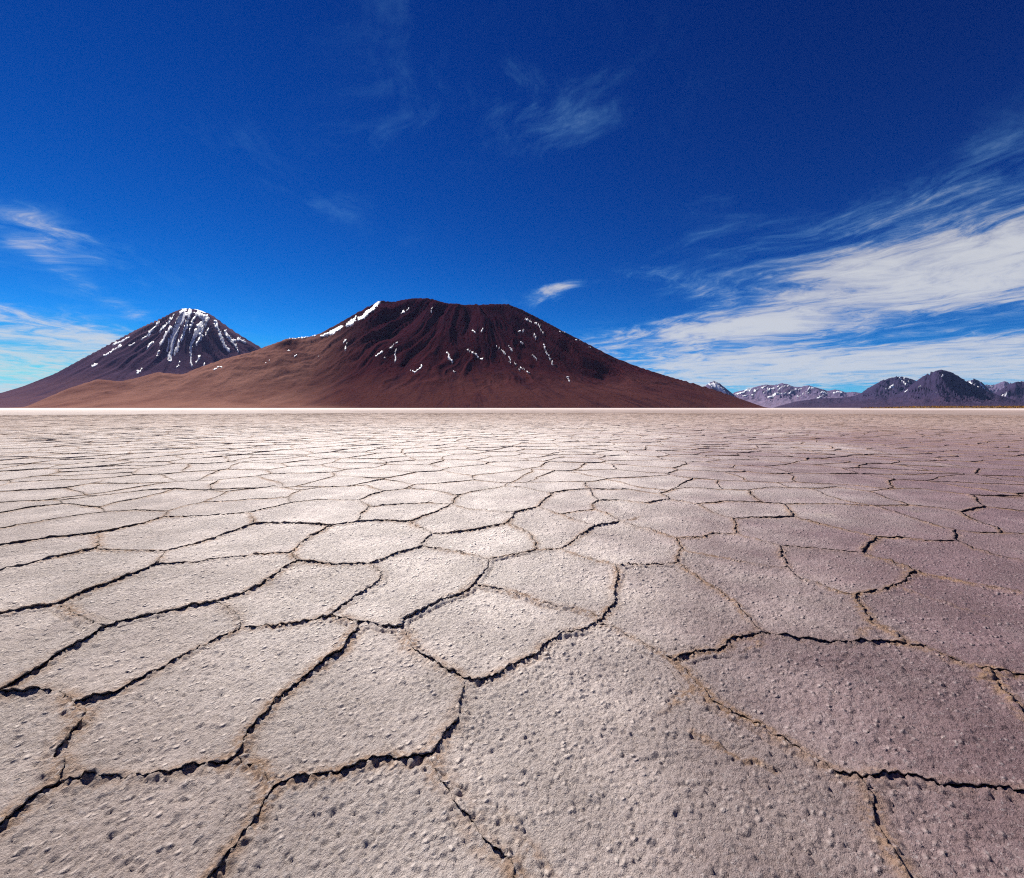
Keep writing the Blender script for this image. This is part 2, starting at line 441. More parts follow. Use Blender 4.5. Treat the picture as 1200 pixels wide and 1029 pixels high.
fp = faces_from_edges(edges)
traced = [p for A, p in fp if A > 0.002]
print('traced plates', len(traced), 'outer', [round(A, 2) for A, p in fp if A < 0])

# far cells: relaxed random cells around the traced ones
def far_cells():
    d = 1.30
    S = []
    for j in range(-2, int(R_PL / d / 0.866) + 3):
        for i in range(-int(R_PL / d) - 2, int(R_PL / d) + 3):
            x = (i + 0.5 * (j % 2)) * d; y = j * d * 0.866
            r = math.hypot(x, y)
            if r > R_PL + 1.5 or (r > 9 and abs(math.atan2(x, y)) > math.radians(57 if r < 40 else 51)): continue
            S.append((x + random.uniform(-.48, .48) * d, y + random.uniform(-.48, .48) * d))
    vs = [Vector(p) for p in S]
    r = delaunay_2d_cdt(vs, [], [], 0, 1e-6)
    P = np.array([(q.x, q.y) for q in r[0]]); T = np.array([f[:3] for f in r[2]])
    A, B, Cc = P[T[:, 0]], P[T[:, 1]], P[T[:, 2]]
    dd = 2 * (A[:, 0] * (B[:, 1] - Cc[:, 1]) + B[:, 0] * (Cc[:, 1] - A[:, 1]) + Cc[:, 0] * (A[:, 1] - B[:, 1]))
    a2, b2, c2 = (A ** 2).sum(1), (B ** 2).sum(1), (Cc ** 2).sum(1)
    ux = (a2 * (B[:, 1] - Cc[:, 1]) + b2 * (Cc[:, 1] - A[:, 1]) + c2 * (A[:, 1] - B[:, 1])) / dd
    uy = (a2 * (Cc[:, 0] - B[:, 0]) + b2 * (A[:, 0] - Cc[:, 0]) + c2 * (B[:, 0] - A[:, 0])) / dd
    inc = {}
    for k, t in enumerate(T):
        for q in t: inc.setdefault(int(q), []).append(k)
    hull = set()
    cnt = {}
    for t in T:
        for i in range(3):
            e = tuple(sorted((int(t[i]), int(t[(i + 1) % 3])))); cnt[e] = cnt.get(e, 0) + 1
    for e, c in cnt.items():
        if c == 1: hull.update(e)
    cells = []
    for q, ks in inc.items():
        if q in hull: continue
        c = P[q]
        pts = sorted(((ux[k], uy[k]) for k in ks), key=lambda p: math.atan2(p[1] - c[1], p[0] - c[0]))
        pts = [p for i, p in enumerate(pts) if math.dist(p, pts[i - 1]) > 0.03]
        if len(pts) < 3 or max(math.dist(p, c) for p in pts) > 2.4: continue
        cells.append(pts)
    return cells
cells = far_cells()

def area(p):
    p = np.asarray(p); q = np.roll(p, -1, 0)
    return 0.5 * np.sum(p[:, 0] * q[:, 1] - q[:, 0] * p[:, 1])

# the traced region cuts into the cells beside it
tr_all = np.concatenate([np.array(p) for p in traced])
outer = [p for A, p in fp if A < 0][0][::-1]
oa = np.array(outer)
def inside(P, poly):
    P = np.asarray(P); poly = np.asarray(poly)
    res = np.zeros(len(P), bool)
    q = np.roll(poly, -1, 0)
    for k in range(0, len(P), 20000):
        X = P[k:k + 20000, 0:1]; Y = P[k:k + 20000, 1:2]
        c = (poly[None, :, 1] > Y) != (q[None, :, 1] > Y)
        xi = (q[None, :, 0] - poly[None, :, 0]) * (Y - poly[None, :, 1]) / (q[None, :, 1] - poly[None, :, 1] + 1e-12) + poly[None, :, 0]
        res[k:k + 20000] = (np.sum(c & (X < xi), 1) % 2) == 1
    return res
far, cut = [], []
for c in cells:
    ins = inside(c, oa)
    near_b = np.min(np.hypot(oa[:, None, 0] - np.array(c)[None, :, 0], oa[:, None, 1] - np.array(c)[None, :, 1])) < 1.6
    if not ins.any() and not near_b: far.append(c)
    elif not ins.all() or near_b: cut.append(c)
vs = [Vector(p) for p in outer]; fc = [list(range(len(outer)))]
for c in cut:
    fc.append(list(range(len(vs), len(vs) + len(c)))); vs += [Vector(p) for p in c]
ov, oe, of, _, _, oof = delaunay_2d_cdt(vs, [], fc, 3, 1e-4)
for f, src in zip(of, oof):
    if 0 in src or not src: continue
    p = [(ov[i].x, ov[i].y) for i in f]
    if abs(area(p)) > 0.01: far.append(p if area(p) > 0 else p[::-1])
print('far plates', len(far))

# ridges that run out inside a plate (polyline in photo pixels, height)
SPURS = [[(590, 960), (613, 983), (633, 1000), (653, 1023), (680, 1060)], [(811, 800), (812, 812), (792, 822), (775, 836), (758, 842)],
         [(1055, 690), (1087, 702), (1125, 714), (1162, 725), (1185, 731)], [(387, 717), (400, 708), (417, 694), (426, 686)],
         [(895, 752), (880, 758), (862, 766)], [(725, 613), (745, 607), (757, 604)], [(1010, 751), (1010, 740), (1024, 733)],
         [(545, 800), (537, 820), (527, 838), (515, 850)], [(815, 862), (850, 880), (905, 905), (940, 925)],
         [(1170, 790), (1150, 800), (1120, 790)], [(105, 915), (70, 890), (45, 860)]]
SPURS = [np.array([gpt(*p) for p in s]) for s in SPURS]

def warp(P):
    """wander of the cracks; the same field for every plate so that neighbours keep fitting together"""
    x, y = P[:, 0], P[:, 1]
    r = np.hypot(x, y)
    k = sstep(6.5, 9.0, r)
    a1 = 0.020 + 0.085 * k
    wx = a1 * fbm(x / 0.55, y / 0.55, 2, 31) + 0.026 * fbm(x / 0.11, y / 0.11, 3, 41, 0.6)
    wy = a1 * fbm(x / 0.55, y / 0.55, 2, 51) + 0.026 * fbm(x / 0.11, y / 0.11, 3, 61, 0.6)
    return P + np.stack([wx, wy], 1)

def resample(poly, sp):
    poly = np.asarray(poly, float); out = []
    for i in range(len(poly)):
        a, b = poly[i], poly[(i + 1) % len(poly)]
        n = max(1, int(math.ceil(np.hypot(*(b - a)) / sp)))
        t = np.arange(n)[:, None] / n
        out.append(a + (b - a) * t)
    return np.concatenate(out)

def normals(B, k):
    t = np.roll(B, -1, 0) - np.roll(B, 1, 0)
    for _ in range(k): t = (np.roll(t, 1, 0) + t * 2 + np.roll(t, -1, 0)) / 4
    n = np.stack([t[:, 1], -t[:, 0]], 1)
    return n / (np.linalg.norm(n, axis=1, keepdims=True) + 1e-9)

def seg_dist(P, B):
    """distance to closed polyline and index of the nearest segment"""
    d = np.empty(len(P)); idx = np.empty(len(P), int)
    A = B; AB = np.roll(B, -1, 0) - B; L = (AB ** 2).sum(1) + 1e-12
    step = max(1, int(2_000_000 / len(B)))
    for k in range(0, len(P), step):
        Q = P[k:k + step]
        ax = Q[:, 0:1] - A[None, :, 0]; ay = Q[:, 1:2] - A[None, :, 1]
        t = np.clip((ax * AB[None, :, 0] + ay * AB[None, :, 1]) / L, 0, 1)
        ex = ax - t * AB[None, :, 0]; ey = ay - t * AB[None, :, 1]
        q = ex * ex + ey * ey
        j = q.argmin(1)
        idx[k:k + step] = j; d[k:k + step] = np.sqrt(q[np.arange(len(Q)), j])
    return d, idx

def surface(P, d, n, s, edge_fine):
    """displace plan points P (distance d to the crack, outward normal n) into the crust surface; s = point spacing"""
    x, y = P[:, 0], P[:, 1]
    r = np.hypot(x, y)
    ang = 1.1 * fbm(x / 2.2, y / 2.2, 2, 71)
    tx = -SX * np.cos(ang) - -SY * np.sin(ang); ty = -SX * np.sin(ang) - SY * np.cos(ang)
    a = n[:, 0] * tx + n[:, 1] * ty
    loc = 0.60 + 0.9 * fbm(x / 0.9, y / 0.9, 2, 81)
    over = sstep(-0.15, 0.75, a) * np.clip(loc, 0.25, 1.5)
    crumb = 0.5 + 0.5 * fbm(x / 0.05, y / 0.05, 2, 91)
    hl = (0.0095 + 0.0085 * over) * (0.55 + 0.8 * crumb) * (1 + 0.40 * sstep(9, 18, r)) * (1 - 0.28 * sstep(22, 60, r))
    w = 0.024 + 0.02 * over
    z = hl * np.exp(-(d / w) ** 1.4) + 0.32 * hl * np.exp(-d / 0.20)
    z = z - 0.003 * sstep(0.1, 0.8, -a) * np.exp(-d / 0.05)
    # a second crack running just inside the rim, on and off
    if s < 0.02:
        d0 = 0.06 + 0.035 * fbm(x / 0.4, y / 0.4, 2, 101)
        on = sstep(0.05, 0.3, fbm(x / 0.8, y / 0.8, 2, 111))
        z = z - 0.011 * on * np.exp(-((d - d0) / 0.007) ** 2) + 0.008 * on * np.exp(-((d - d0 + 0.02) / 0.012) ** 2)
    out = (0.003 + 0.005 * over * (0.1 + 1.6 * crumb)) * np.exp(-d / 0.02)
    rim = np.exp(-d / (0.035 + 0.03 * np.clip(loc, 0, 1)))
    rim = rim * (1 - 0.12 * sstep(20, 55, r))
    # relief of the plate itself
    z = z + 0.010 * fbm(x / 0.7, y / 0.7, 2, 121)
    if s < 0.045:
        k = 1 - sstep(0.012, 0.045, s) if np.ndim(s) == 0 else 1
        ca, sa = math.cos(0.84), math.sin(0.84)
        p1 = (x * ca + y * sa) * 0.92; p2 = (y * ca - x * sa)
        z = z + k * (0.0100 * fbm(p1 / 0.06, p2 / 0.06, 4, 131, 0.62))
        kn = 0.55 + 0.45 * fbm(x / 0.9, y / 0.9, 2, 141)
        z = z + k * 0.015 * kn * knobs(p1, p2, 0.046, 151, 0.65) + k * 0.006 * knobs(p1, p2, 0.11, 156, 0.35) * sstep(0.4, 0.9, kn)
        z = z + k * 0.0095 * knobs(p1, p2, 0.026, 161, 0.85)
        z = z + k * rim * (0.009 * fbm(x / 0.028, y / 0.028, 3, 171, 0.65) + 0.009 * knobs(x, y, 0.026, 175, 0.7))
        for S in SPURS:
            m = (np.abs(x - S[:, 0].mean()) < 1.0) & (np.abs(y - S[:, 1].mean()) < 1.0)
            if not m.any(): continue
            Q = P[m] + 0.035 * np.stack([fbm(x[m] / 0.1, y[m] / 0.1, 2, 181), fbm(x[m] / 0.1, y[m] / 0.1, 2, 191)], 1)
            best = np.full(len(Q), 9.0); side = np.zeros(len(Q)); fade = np.ones(len(Q))
            for i in range(len(S) - 1):
                A, AB = S[i], S[i + 1] - S[i]
                t = np.clip(((Q - A) @ AB) / (AB @ AB), 0, 1)
                e = Q - A - t[:, None] * AB
                dd = np.hypot(e[:, 0], e[:, 1])
                sel = dd < best
                best[sel] = dd[sel]; side[sel] = (e[:, 0] * -SX + e[:, 1] * -SY)[sel]
                fade[sel] = 1 - ((i + t[sel]) / (len(S) - 1)) ** 3
            hh = fade * (0.7 + 0.5 * crumb[m])
            z[m] += hh * np.where(side > 0, 0.011 * np.exp(-(best / 0.007) ** 1.2), 0.011 * np.exp(-best / 0.03)) * (0.35 + 0.9 * sstep(0.35, 0.6, crumb[m]))
            rim[m] = np.maximum(rim[m], 0.9 * fade * np.exp(-best / 0.03))
    X = np.stack([x + n[:, 0] * out, y + n[:, 1] * out, z], 1)
    return X, rim, over

def skirt(B2, top, n, over):
    """underside of the rim: tucks in beneath the lip and goes down into the crack"""
    mid = top.copy(); mid[:, :2] -= n * (0.014 + 0.012 * over[:, None]); mid[:, 2] = top[:, 2] * 0.45 - 0.006
    bot = top.copy(); bot[:, :2] -= n * (0.022 + 0.012 * over[:, None]); bot[:, 2] = -0.1
    return mid, bot

def view_xy(P):
    return 600 + F * P[:, 0] / np.maximum(P[:, 1], 0.05), HZ + F * CAMH / np.maximum(P[:, 1], 0.05)

def fine_plate(poly, s):
    sb = max(0.010, s * 1.15)
    B = warp(resample(poly, sb))
    n = normals(B, 3)
    Bi = B - n * 0.0015
    lo, hi = Bi.min(0), Bi.max(0)
    gx = np.arange(lo[0], hi[0] + s, s); gy = np.arange(lo[1], hi[1] + s, s * 0.866)
    X, Y = np.meshgrid(gx, gy); X[1::2] += s / 2
    P = np.stack([X.ravel(), Y.ravel()], 1) + rng.uniform(-0.22, 0.22, (X.size, 2)) * s
    P = P[inside(P, Bi)]
    if len(P):
        d, _ = seg_dist(P, Bi)
        P = P[d > 0.55 * s]
    rings = []
    if s > 0.03:
        for off in (0.03, 0.075):
            R = Bi - n * off
            ok = inside(R, Bi); dd, _ = seg_dist(R, Bi)
            rings.append(R[ok & (dd > off * 0.8)])
    allp = np.concatenate([Bi] + rings + [P]) if len(P) or rings else Bi
    r = delaunay_2d_cdt([Vector(q) for q in allp.tolist()], [], [list(range(len(Bi)))], 1, 1e-7)
    V2 = np.array([(q.x, q.y) for q in r[0]]); T = np.array([f for f in r[2] if len(f) == 3])
    d, idx = seg_dist(V2, Bi)
    nn = n[idx]
    X, rim, over = surface(V2, d, nn, s, sb)
    # boundary loop for the skirt
    bi = [None] * len(Bi)
    for k, o in enumerate(r[3]):
        for q in o:
            if q < len(Bi): bi[q] = k
    bi = np.array([k for k in bi if k is not None])
    mid, bot = skirt(bi, X[bi], nn[bi], over[bi])
    b0, m0, l0 = bi, len(X) + np.arange(len(bi)), len(X) + len(bi) + np.arange(len(bi))
    sk = []
    for A, Bq in ((b0, m0), (m0, l0)):
        A2, B2 = np.roll(A, -1), np.roll(Bq, -1)
        sk += [np.stack([A, Bq, A2], 1), np.stack([A2, Bq, B2], 1)]
    V = np.concatenate([X, mid, bot]); T = np.concatenate([T] + sk)
    rim = np.concatenate([rim, np.full(len(mid), 1.30), np.full(len(bot), 1.5)])
    return V, T, rim

def coarse_plate(poly, D):
    sp = 0.10 if D < 22 else (0.17 if D < 42 else (0.34 if D < 70 else 0.6))
    B = warp(resample(poly, sp))
    n = normals(B, 1)
    B = B - n * 0.006
    c = B.mean(0)
    ds = (0.0, 0.035, 0.09, 0.30) if D < 42 else (0.0, 0.06)
    rad = np.linalg.norm(B - c, axis=1)
    V, R = [], []
    m = len(B)
    for d in ds:
        k = np.clip(1 - d / rad, 0.15, 1)[:, None]
        Q = c + (B - c) * k
        X, rim, over = surface(Q, np.full(m, d), n, 1.0, sp)
        if d == 0: mid, bot = skirt(None, X, n, over)
        V.append(X); R.append(rim)
    V.append(np.array([[c[0], c[1], 0.0]])); R.append(np.zeros(1))
    T = []
    ar = np.arange(m); nx = np.roll(ar, -1)
    for i in range(len(ds) - 1):
        a, b = i * m, (i + 1) * m
        T += [np.stack([a + ar, a + nx, b + nx], 1), np.stack([a + ar, b + nx, b + ar], 1)]
    ctr = len(ds) * m
    T.append(np.stack([(len(ds) - 1) * m + ar, (len(ds) - 1) * m + nx, np.full(m, ctr)], 1))
    b0 = ctr + 1
    V.append(bot); R.append(np.full(m, 1.4 if D < 30 else 0.9))
    T += [np.stack([ar, b0 + ar, nx], 1), np.stack([nx, b0 + ar, b0 + nx], 1)]
    return np.concatenate(V), np.concatenate(T), np.concatenate(R)

plates = []
for p in traced: plates.append((np.array(p), True))
for p in far: plates.append((np.array(p), False))
info = []
for i, (p, tr) in enumerate(plates):
    q = resample(p, 0.15)
    px, py = view_xy(q)
    vis = (q[:, 1] > 0.3) & (px > -20) & (px < 1220) & (py < 1050)
    shown = vis.mean()
    a = abs(area(p)); c = q.mean(0); D = math.hypot(*c)
    size = a / max(D, 1.2) ** 3 * min(1, shown * 1.5)
    info.append((size, i, shown, D))
order = sorted(info, reverse=True)
single = {i for s_, i, sh, D in order[:300] if sh > 0.02}

stuffV, stuffT, stuffR, off = [], [], [], 0
n_tri = 0
for size, i, shown, D in info:
    p, tr = plates[i]
    q = resample(p, 0.15)
    dn = np.hypot(q[:, 0], q[:, 1])
    dmin = max(1.25, np.percentile(dn, 12)) if len(dn) else D
    if D < 17 and shown > 0.0:
        s = min(0.09, max(0.0055, 0.0040 * dmin))
        V, T, R = fine_plate(p, s)
    elif D < 6:
        V, T, R = fine_plate(p, 0.04)
    else:
        V, T, R = coarse_plate(p, D)
    n_tri += len(T)
    if i in single:
        c = np.array([p[:, 0].mean(), p[:, 1].mean(), 0.0])
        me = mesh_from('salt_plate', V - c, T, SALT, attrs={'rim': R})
        link('salt_plate', me, FLAT, loc=c)
    else:
        stuffV.append(V); stuffT.append(T + off); stuffR.append(R); off += len(V)
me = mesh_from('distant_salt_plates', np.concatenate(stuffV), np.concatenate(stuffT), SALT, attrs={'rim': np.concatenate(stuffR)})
link('distant_salt_plates', me, FLAT, kind='stuff')
print('plate triangles', n_tri, 'singles', len(single))

# ------------------------------------------------------------------ mountains
def rock_material(name, low, mid, top, streak_c, snow_free=True, scale=1.0):
    m, n, b = new_mat(name)
    g = n.n('ShaderNodeNewGeometry'); pos = g.outputs['Position']
    at = n.n('ShaderNodeAttribute', attribute_name='flow').outputs['Vector']     # (along contour, down slope, height 0..1)
    s = n.n('ShaderNodeSeparateXYZ'); n.put(s.inputs[0], at)
    n1 = n.noise(n.xyz(n.math('MULTIPLY', s.outputs[0], 34.0 * scale), n.math('MULTIPLY', s.outputs[1], 1.5), 0.0), 1.0, 10, 0.74, 0.25)
    n2 = n.noise(pos, 0.0016, 8, 0.6, 0.4)
    hgt = n.math('ADD', s.outputs[2], n.math('MULTIPLY', n.math('SUBTRACT', n2, 0.5), 0.55))
    c = n.mix(n.ramp(hgt, 0.05, 0.36), low, mid)
    c = n.mix(n.ramp(hgt, 0.36, 0.85), c, top)
    c = n.mix(n.math('MULTIPLY', n.ramp(n1, 0.48, 0.66), 0.65), c, streak_c)
    c = n.mix(n.math('MULTIPLY', n.ramp(n1, 0.30, 0.42, 1.0, 0.0), 0.55), c, low)
    n3 = n.noise(pos, 0.045, 5, 0.7)
    c = n.mix(n.ramp(n3, 0.45, 0.70, 0.0, 0.55), c, streak_c)
    tan = n.n('ShaderNodeAttribute', attribute_name='tan').outputs['Fac']
    c = n.mix(n.math('MULTIPLY', tan, n.ramp(n2, 0.30, 0.62, 0.45, 1.0)), c, C4(0.28, 0.140, 0.108))
    n.put(b.inputs['Base Color'], c)
    b.inputs['Roughness'].default_value = 0.95
    b.inputs['Specular IOR Level'].default_value = 0.0
    bp = n.n('ShaderNodeBump'); bp.inputs['Strength'].default_value = 0.65; bp.inputs['Distance'].default_value = 22.0
    n.put(bp.inputs['Height'], n.noise(pos, 0.016, 8, 0.74, 0.3))
    n.put(b.inputs['Normal'], bp.outputs[0])
    return m

def snow_material():
    m, n, b = new_mat('old_snow')
    g = n.n('ShaderNodeNewGeometry')
    k = n.noise(g.outputs['Position'], 0.01, 4, 0.6)
    dirt = n.noise(n.vmath('MULTIPLY', g.outputs['Position'], (1, 1, 0.4)), 0.022, 6, 0.7)
    n.put(b.inputs['Base Color'], n.mix(n.ramp(dirt, 0.50, 0.62, 0.0, 0.85), n.mix(k, C4(0.78, 0.80, 0.86), C4(0.90, 0.90, 0.92)), C4(0.16, 0.10, 0.11)))
    b.inputs['Roughness'].default_value = 0.6
    return m
SNOW = snow_material()

class Terrain:
    """mountain on a fan of rays from the lookout: natural relief first, then its crest is fitted to the traced skyline"""
    def __init__(self, name, mat, sky, xr, yr, nx, ny, hfun, label, smooth=4.0):
        sx, sy = zip(*sky)
        px = np.linspace(xr[0], xr[1], nx); tt = (px - 600) / F
        # plan rows: geometric spacing in depth
        yy = np.geomspace(yr[0], yr[1], ny)
        TT, YY = np.meshgrid(tt, yy)
        X = TT * YY; Y = YY
        Z, fl, tan = hfun(X, Y)
        el = Z / Y * F
        target = HZ - np.interp(px, sx, sy)
        cur = np.maximum(el.max(0), 0.5)
        k = np.clip(np.maximum(target, 0.02) / cur, 0.0, 4.0)
        g = np.exp(-0.5 * (np.arange(-40, 41) * (px[1] - px[0]) / smooth) ** 2); g /= g.sum()
        kk = np.convolve(np.pad(k, 40, mode='edge'), g, 'valid')
        Z = Z * kk[None, :]
        Z = np.where(Z > 0.4, Z + 0, -3.0)
        self.px, self.X, self.Y, self.Z = px, X, Y, Z
        V = np.stack([X, Y, Z], -1).reshape(-1, 3)
        i, j = np.meshgrid(np.arange(ny - 1), np.arange(nx - 1), indexing='ij')
        a = (i * nx + j).ravel()
        T = np.concatenate([np.stack([a, a + 1, a + nx + 1], 1), np.stack([a, a + nx + 1, a + nx], 1)])
        zf = Z.ravel()
        keep = (zf[T] > 0.0).any(1)
        T = T[keep]
        used = np.unique(T); remap = np.full(len(V), -1); remap[used] = np.arange(len(used))
        self.V, self.Tf = V, T
        me = mesh_from(name, V[used], remap[T], mat, attrs={'flow': fl.reshape(-1, 3)[used], 'tan': tan.ravel()[used]})
        self.ob = link(name, me, kind='structure', label=label)
        self.sx = 600 + F * V[:, 0] / V[:, 1]; self.sy = HZ - F * (V[:, 2] - CAMH) / V[:, 1]
        # which vertices stand in view (not behind a nearer fold)
        elv = ((Z - CAMH) / Y)
        run = np.maximum.accumulate(np.vstack([np.full((1, nx), -9.0), elv[:-1]]), 0)
        self.vis = (elv >= run - 0.0006).ravel()

    def snow(self, patches, lift=4.0, rag=2.2, seed=1, wide=1.0, solid=0.42):
        """snow fields: the terrain's own faces inside a ragged outline, raised by the depth of the snow"""
        V, T = self.V, self.Tf
        cx = self.sx[T].mean(1); cy = self.sy[T].mean(1); vis = self.vis[T].any(1)
        wx = cx + rag * fbm(cx / 5, cy / 5, 3, seed * 7 + 300, 0.6); wy = cy + rag * fbm(cx / 5, cy / 5, 3, seed * 7 + 320, 0.6)
        for poly, w in patches:
            P = np.array(poly, float)
            if w:      # a streak: polyline of width w
                d = np.full(len(T), 99.0)
                tt = np.zeros(len(T))
                for i in range(len(P) - 1):
                    A, AB = P[i], P[i + 1] - P[i]
                    t = np.clip(((wx - A[0]) * AB[0] + (wy - A[1]) * AB[1]) / (AB @ AB), 0, 1)
                    e = np.hypot(wx - A[0] - t * AB[0], wy - A[1] - t * AB[1])
                    sel = e < d; d[sel] = e[sel]; tt[sel] = (i + t[sel]) / (len(P) - 1)
                m = d < w * wide * (solid + 0.6 * fbm(cx / 2.2, cy / 5, 2, seed + 340)) * (1.15 - 0.5 * tt)
            else:
                m = inside(np.stack([wx, wy], 1), P)
            m &= vis
            if m.sum() < 2: continue
            t = T[m]; used = np.unique(t); remap = np.full(len(V), -1); remap[used] = np.arange(len(used))
            v = V[used].copy(); v[:, 2] += lift; v[:, 1] -= lift * 0.5
            c = v.mean(0)
            # closed rim down to the ground
            tt_ = remap[t]
            ed = np.concatenate([tt_[:, [0, 1]], tt_[:, [1, 2]], tt_[:, [2, 0]]])
            key = np.sort(ed, 1); uq, inv, cnt = np.unique(key, axis=0, return_inverse=True, return_counts=True)
            bd = ed[cnt[inv.ravel()] == 1]
            low = V[used].copy(); low[:, 2] -= 1.0
            nv = len(v)
            sk = np.concatenate([np.stack([bd[:, 1], bd[:, 0], bd[:, 0] + nv], 1), np.stack([bd[:, 1], bd[:, 0] + nv, bd[:, 1] + nv], 1)])
            me = mesh_from('snow_patch', np.concatenate([v, low]) - c, np.concatenate([tt_, sk]), SNOW, smooth=True)
            link('snow_patch', me, self.ob, loc=c)

def pole(px, y): return (px - 600) / F * y

# --- the big flat-topped volcano with its foothills
def big_h(X, Y):
    yc = 7000.0; xc = pole(541, yc)
    k = yc / F
    ex, ey = X - xc, (Y - yc) / 0.62
    wob = 380 * fbm(X / 2600, Y / 2600, 3, 401)
    rho = np.hypot(ex, ey); th = np.arctan2(ex, -ey)
    rp = (rho + wob * sstep(600, 2600, rho)) / k
    pr = np.interp(rp, [0, 40, 68, 80, 100, 120, 160, 190, 220, 255, 290, 330, 362, 420], [108, 112, 122, 119, 107, 95, 71, 54, 41, 28, 17, 7, 0, -6])
    z = pr * k
    # gullies fan out down the slope
    dn = rp / 360.0
    wth = th + 0.10 * fbm(X / 900, Y / 900, 3, 411) + 0.05 * fbm(X / 300, Y / 300, 3, 415)
    g1 = ridged(wth * 2.1, dn * 1.0, 3, 421); g2 = ridged(wth * 6.0, dn * 1.6, 3, 431); g3 = ridged(wth * 15, dn * 3.0, 3, 441)
    env = sstep(60, 105, rp) * (1 - sstep(170, 330, rp))
    env2 = sstep(50, 95, rp) * (1 - sstep(220, 345, rp))
    z = z + env * k * (10.5 * (g1 - 0.5) + 4.8 * (g2 - 0.5)) + env2 * k * (2.8 * (g3 - 0.5) + 1.1 * (ridged(wth * 38, dn * 5, 2, 447) - 0.5))
    z = z + k * (1.3 * fbm(X / 420, Y / 420, 5, 451, 0.6)) * sstep(0, 30, z / k)
    # left shoulder and foothills
    def hill(px, y, hpx, rx, ry, pw=1.0):
        q = np.hypot((X - pole(px, y)) / (rx * y / F), (Y - y) / (ry * y / F))
        return hpx * y / F * np.exp(-q ** (1.6 * pw))
    hl = hill(338, 6100, 74, 78, 95) + hill(262, 5800, 30, 70, 80) + hill(184, 5600, 33, 52, 60) + hill(113, 5600, 27, 42, 60) + hill(80, 5800, 12, 60, 60)
    hl = hl * (1 + 0.10 * (ridged(X / 420, Y / 420, 4, 461) - 0.5) + 0.05 * fbm(X / 160, Y / 160, 4, 465))
    hl = hl + sstep(5, 60, hl) * 14 * fbm(X / 130, Y / 260, 4, 471)
    tan = sstep(0.10, 0.62, hl / (np.maximum(z, 0) + hl + 25)) * sstep(-3600, -1500, -X + 0 * Y) * sstep(500, 330, 600 + F * X / Y)
    zz = np.maximum(z, 0) + hl
    zz = np.where(z < 0, hl + z * 0.6, zz)
    fl = np.stack([th, dn * 3, np.clip(zz / (125 * k), 0, 1.2)], -1)
    return zz, fl, tan
SKY_BIG = [(0, 478), (29, 477), (80, 455), (115, 444), (139, 447), (160, 443), (184, 436), (213, 439), (232, 431), (267, 419), (293, 413), (320, 403),
           (332, 398), (344, 396), (368, 394), (386, 385), (410, 371), (434, 358), (447, 351), (458, 354.6), (468, 352), (479, 350), (500, 349), (509, 350.5),
           (518, 354.6), (530, 355.5), (545, 357), (560, 357), (573, 356.4), (594, 356), (603, 359), (630, 372), (660, 388), (690, 403.5), (720, 419),
           (750, 430.5), (780, 440), (810, 448.5), (840, 457.5), (870, 468), (897, 477.4), (905, 478.2)]
ROCK_BIG = rock_material('maroon_cinder_slope', C4(0.098, 0.036, 0.033), C4(0.056, 0.014, 0.018), C4(0.043, 0.0105, 0.019), C4(0.024, 0.0105, 0.020))
big = Terrain('volcano', ROCK_BIG, SKY_BIG, (5, 905), (3000, 9200), 1000, 230, big_h,
              'broad flat-topped maroon volcano with thin snow streaks in the middle of the horizon')

# --- the snow-streaked cone on the left
def cone_h(X, Y):
    yc = 10800.0; xc = pole(223, yc); k = yc / F
    ex, ey = X - xc, (Y - yc) / 0.75
    rho = np.hypot(ex, ey); th = np.arctan2(ex, -ey)
    rp = rho / k
    pr = np.interp(rp, [0, 10, 20, 30, 45, 65, 90, 125, 160, 200, 250, 320], [116, 116, 112, 106, 95, 79, 60, 40, 25, 12, 3, -5])
    z = pr * k
    dn = rp / 200.0
    wth = th + 0.07 * fbm(X / 900, Y / 900, 3, 511)
    g2 = ridged(wth * 5.0, dn * 1.3, 3, 531); g3 = ridged(wth * 13, dn * 2.0, 3, 541)
    env = sstep(6, 40, rp) * (1 - sstep(90, 230, rp))
    z = z + env * k * (4.5 * (g2 - 0.5) + 2.6 * (g3 - 0.5)) + k * 0.9 * fbm(X / 500, Y / 500, 5, 551, 0.6) * sstep(0, 30, pr)
    fl = np.stack([th, dn * 2.2, np.clip(z / (116 * k), 0, 1.2)], -1)
    return z, fl, 0 * z
SKY_CONE = [(-160, 478), (-110, 476), (-60, 470), (0, 460.7), (27, 452.7), (64, 438), (99, 419), (133, 400.7), (160, 386), (187, 374), (205, 364.7), (213, 362),
            (221, 361.5), (229, 362.5), (235, 364), (248, 368.7), (256, 375), (277, 390), (307, 408), (340, 428), (400, 455), (470, 478)]
ROCK_CONE = rock_material('violet_ash_slope', C4(0.140, 0.074, 0.090), C4(0.100, 0.058, 0.094), C4(0.145, 0.082, 0.108), C4(0.066, 0.045, 0.088))
cone = Terrain('volcano', ROCK_CONE, SKY_CONE, (-160, 470), (5900, 13000), 700, 190, cone_h,
               'steep conical volcano with white snow chutes, behind the brown foothills on the left')

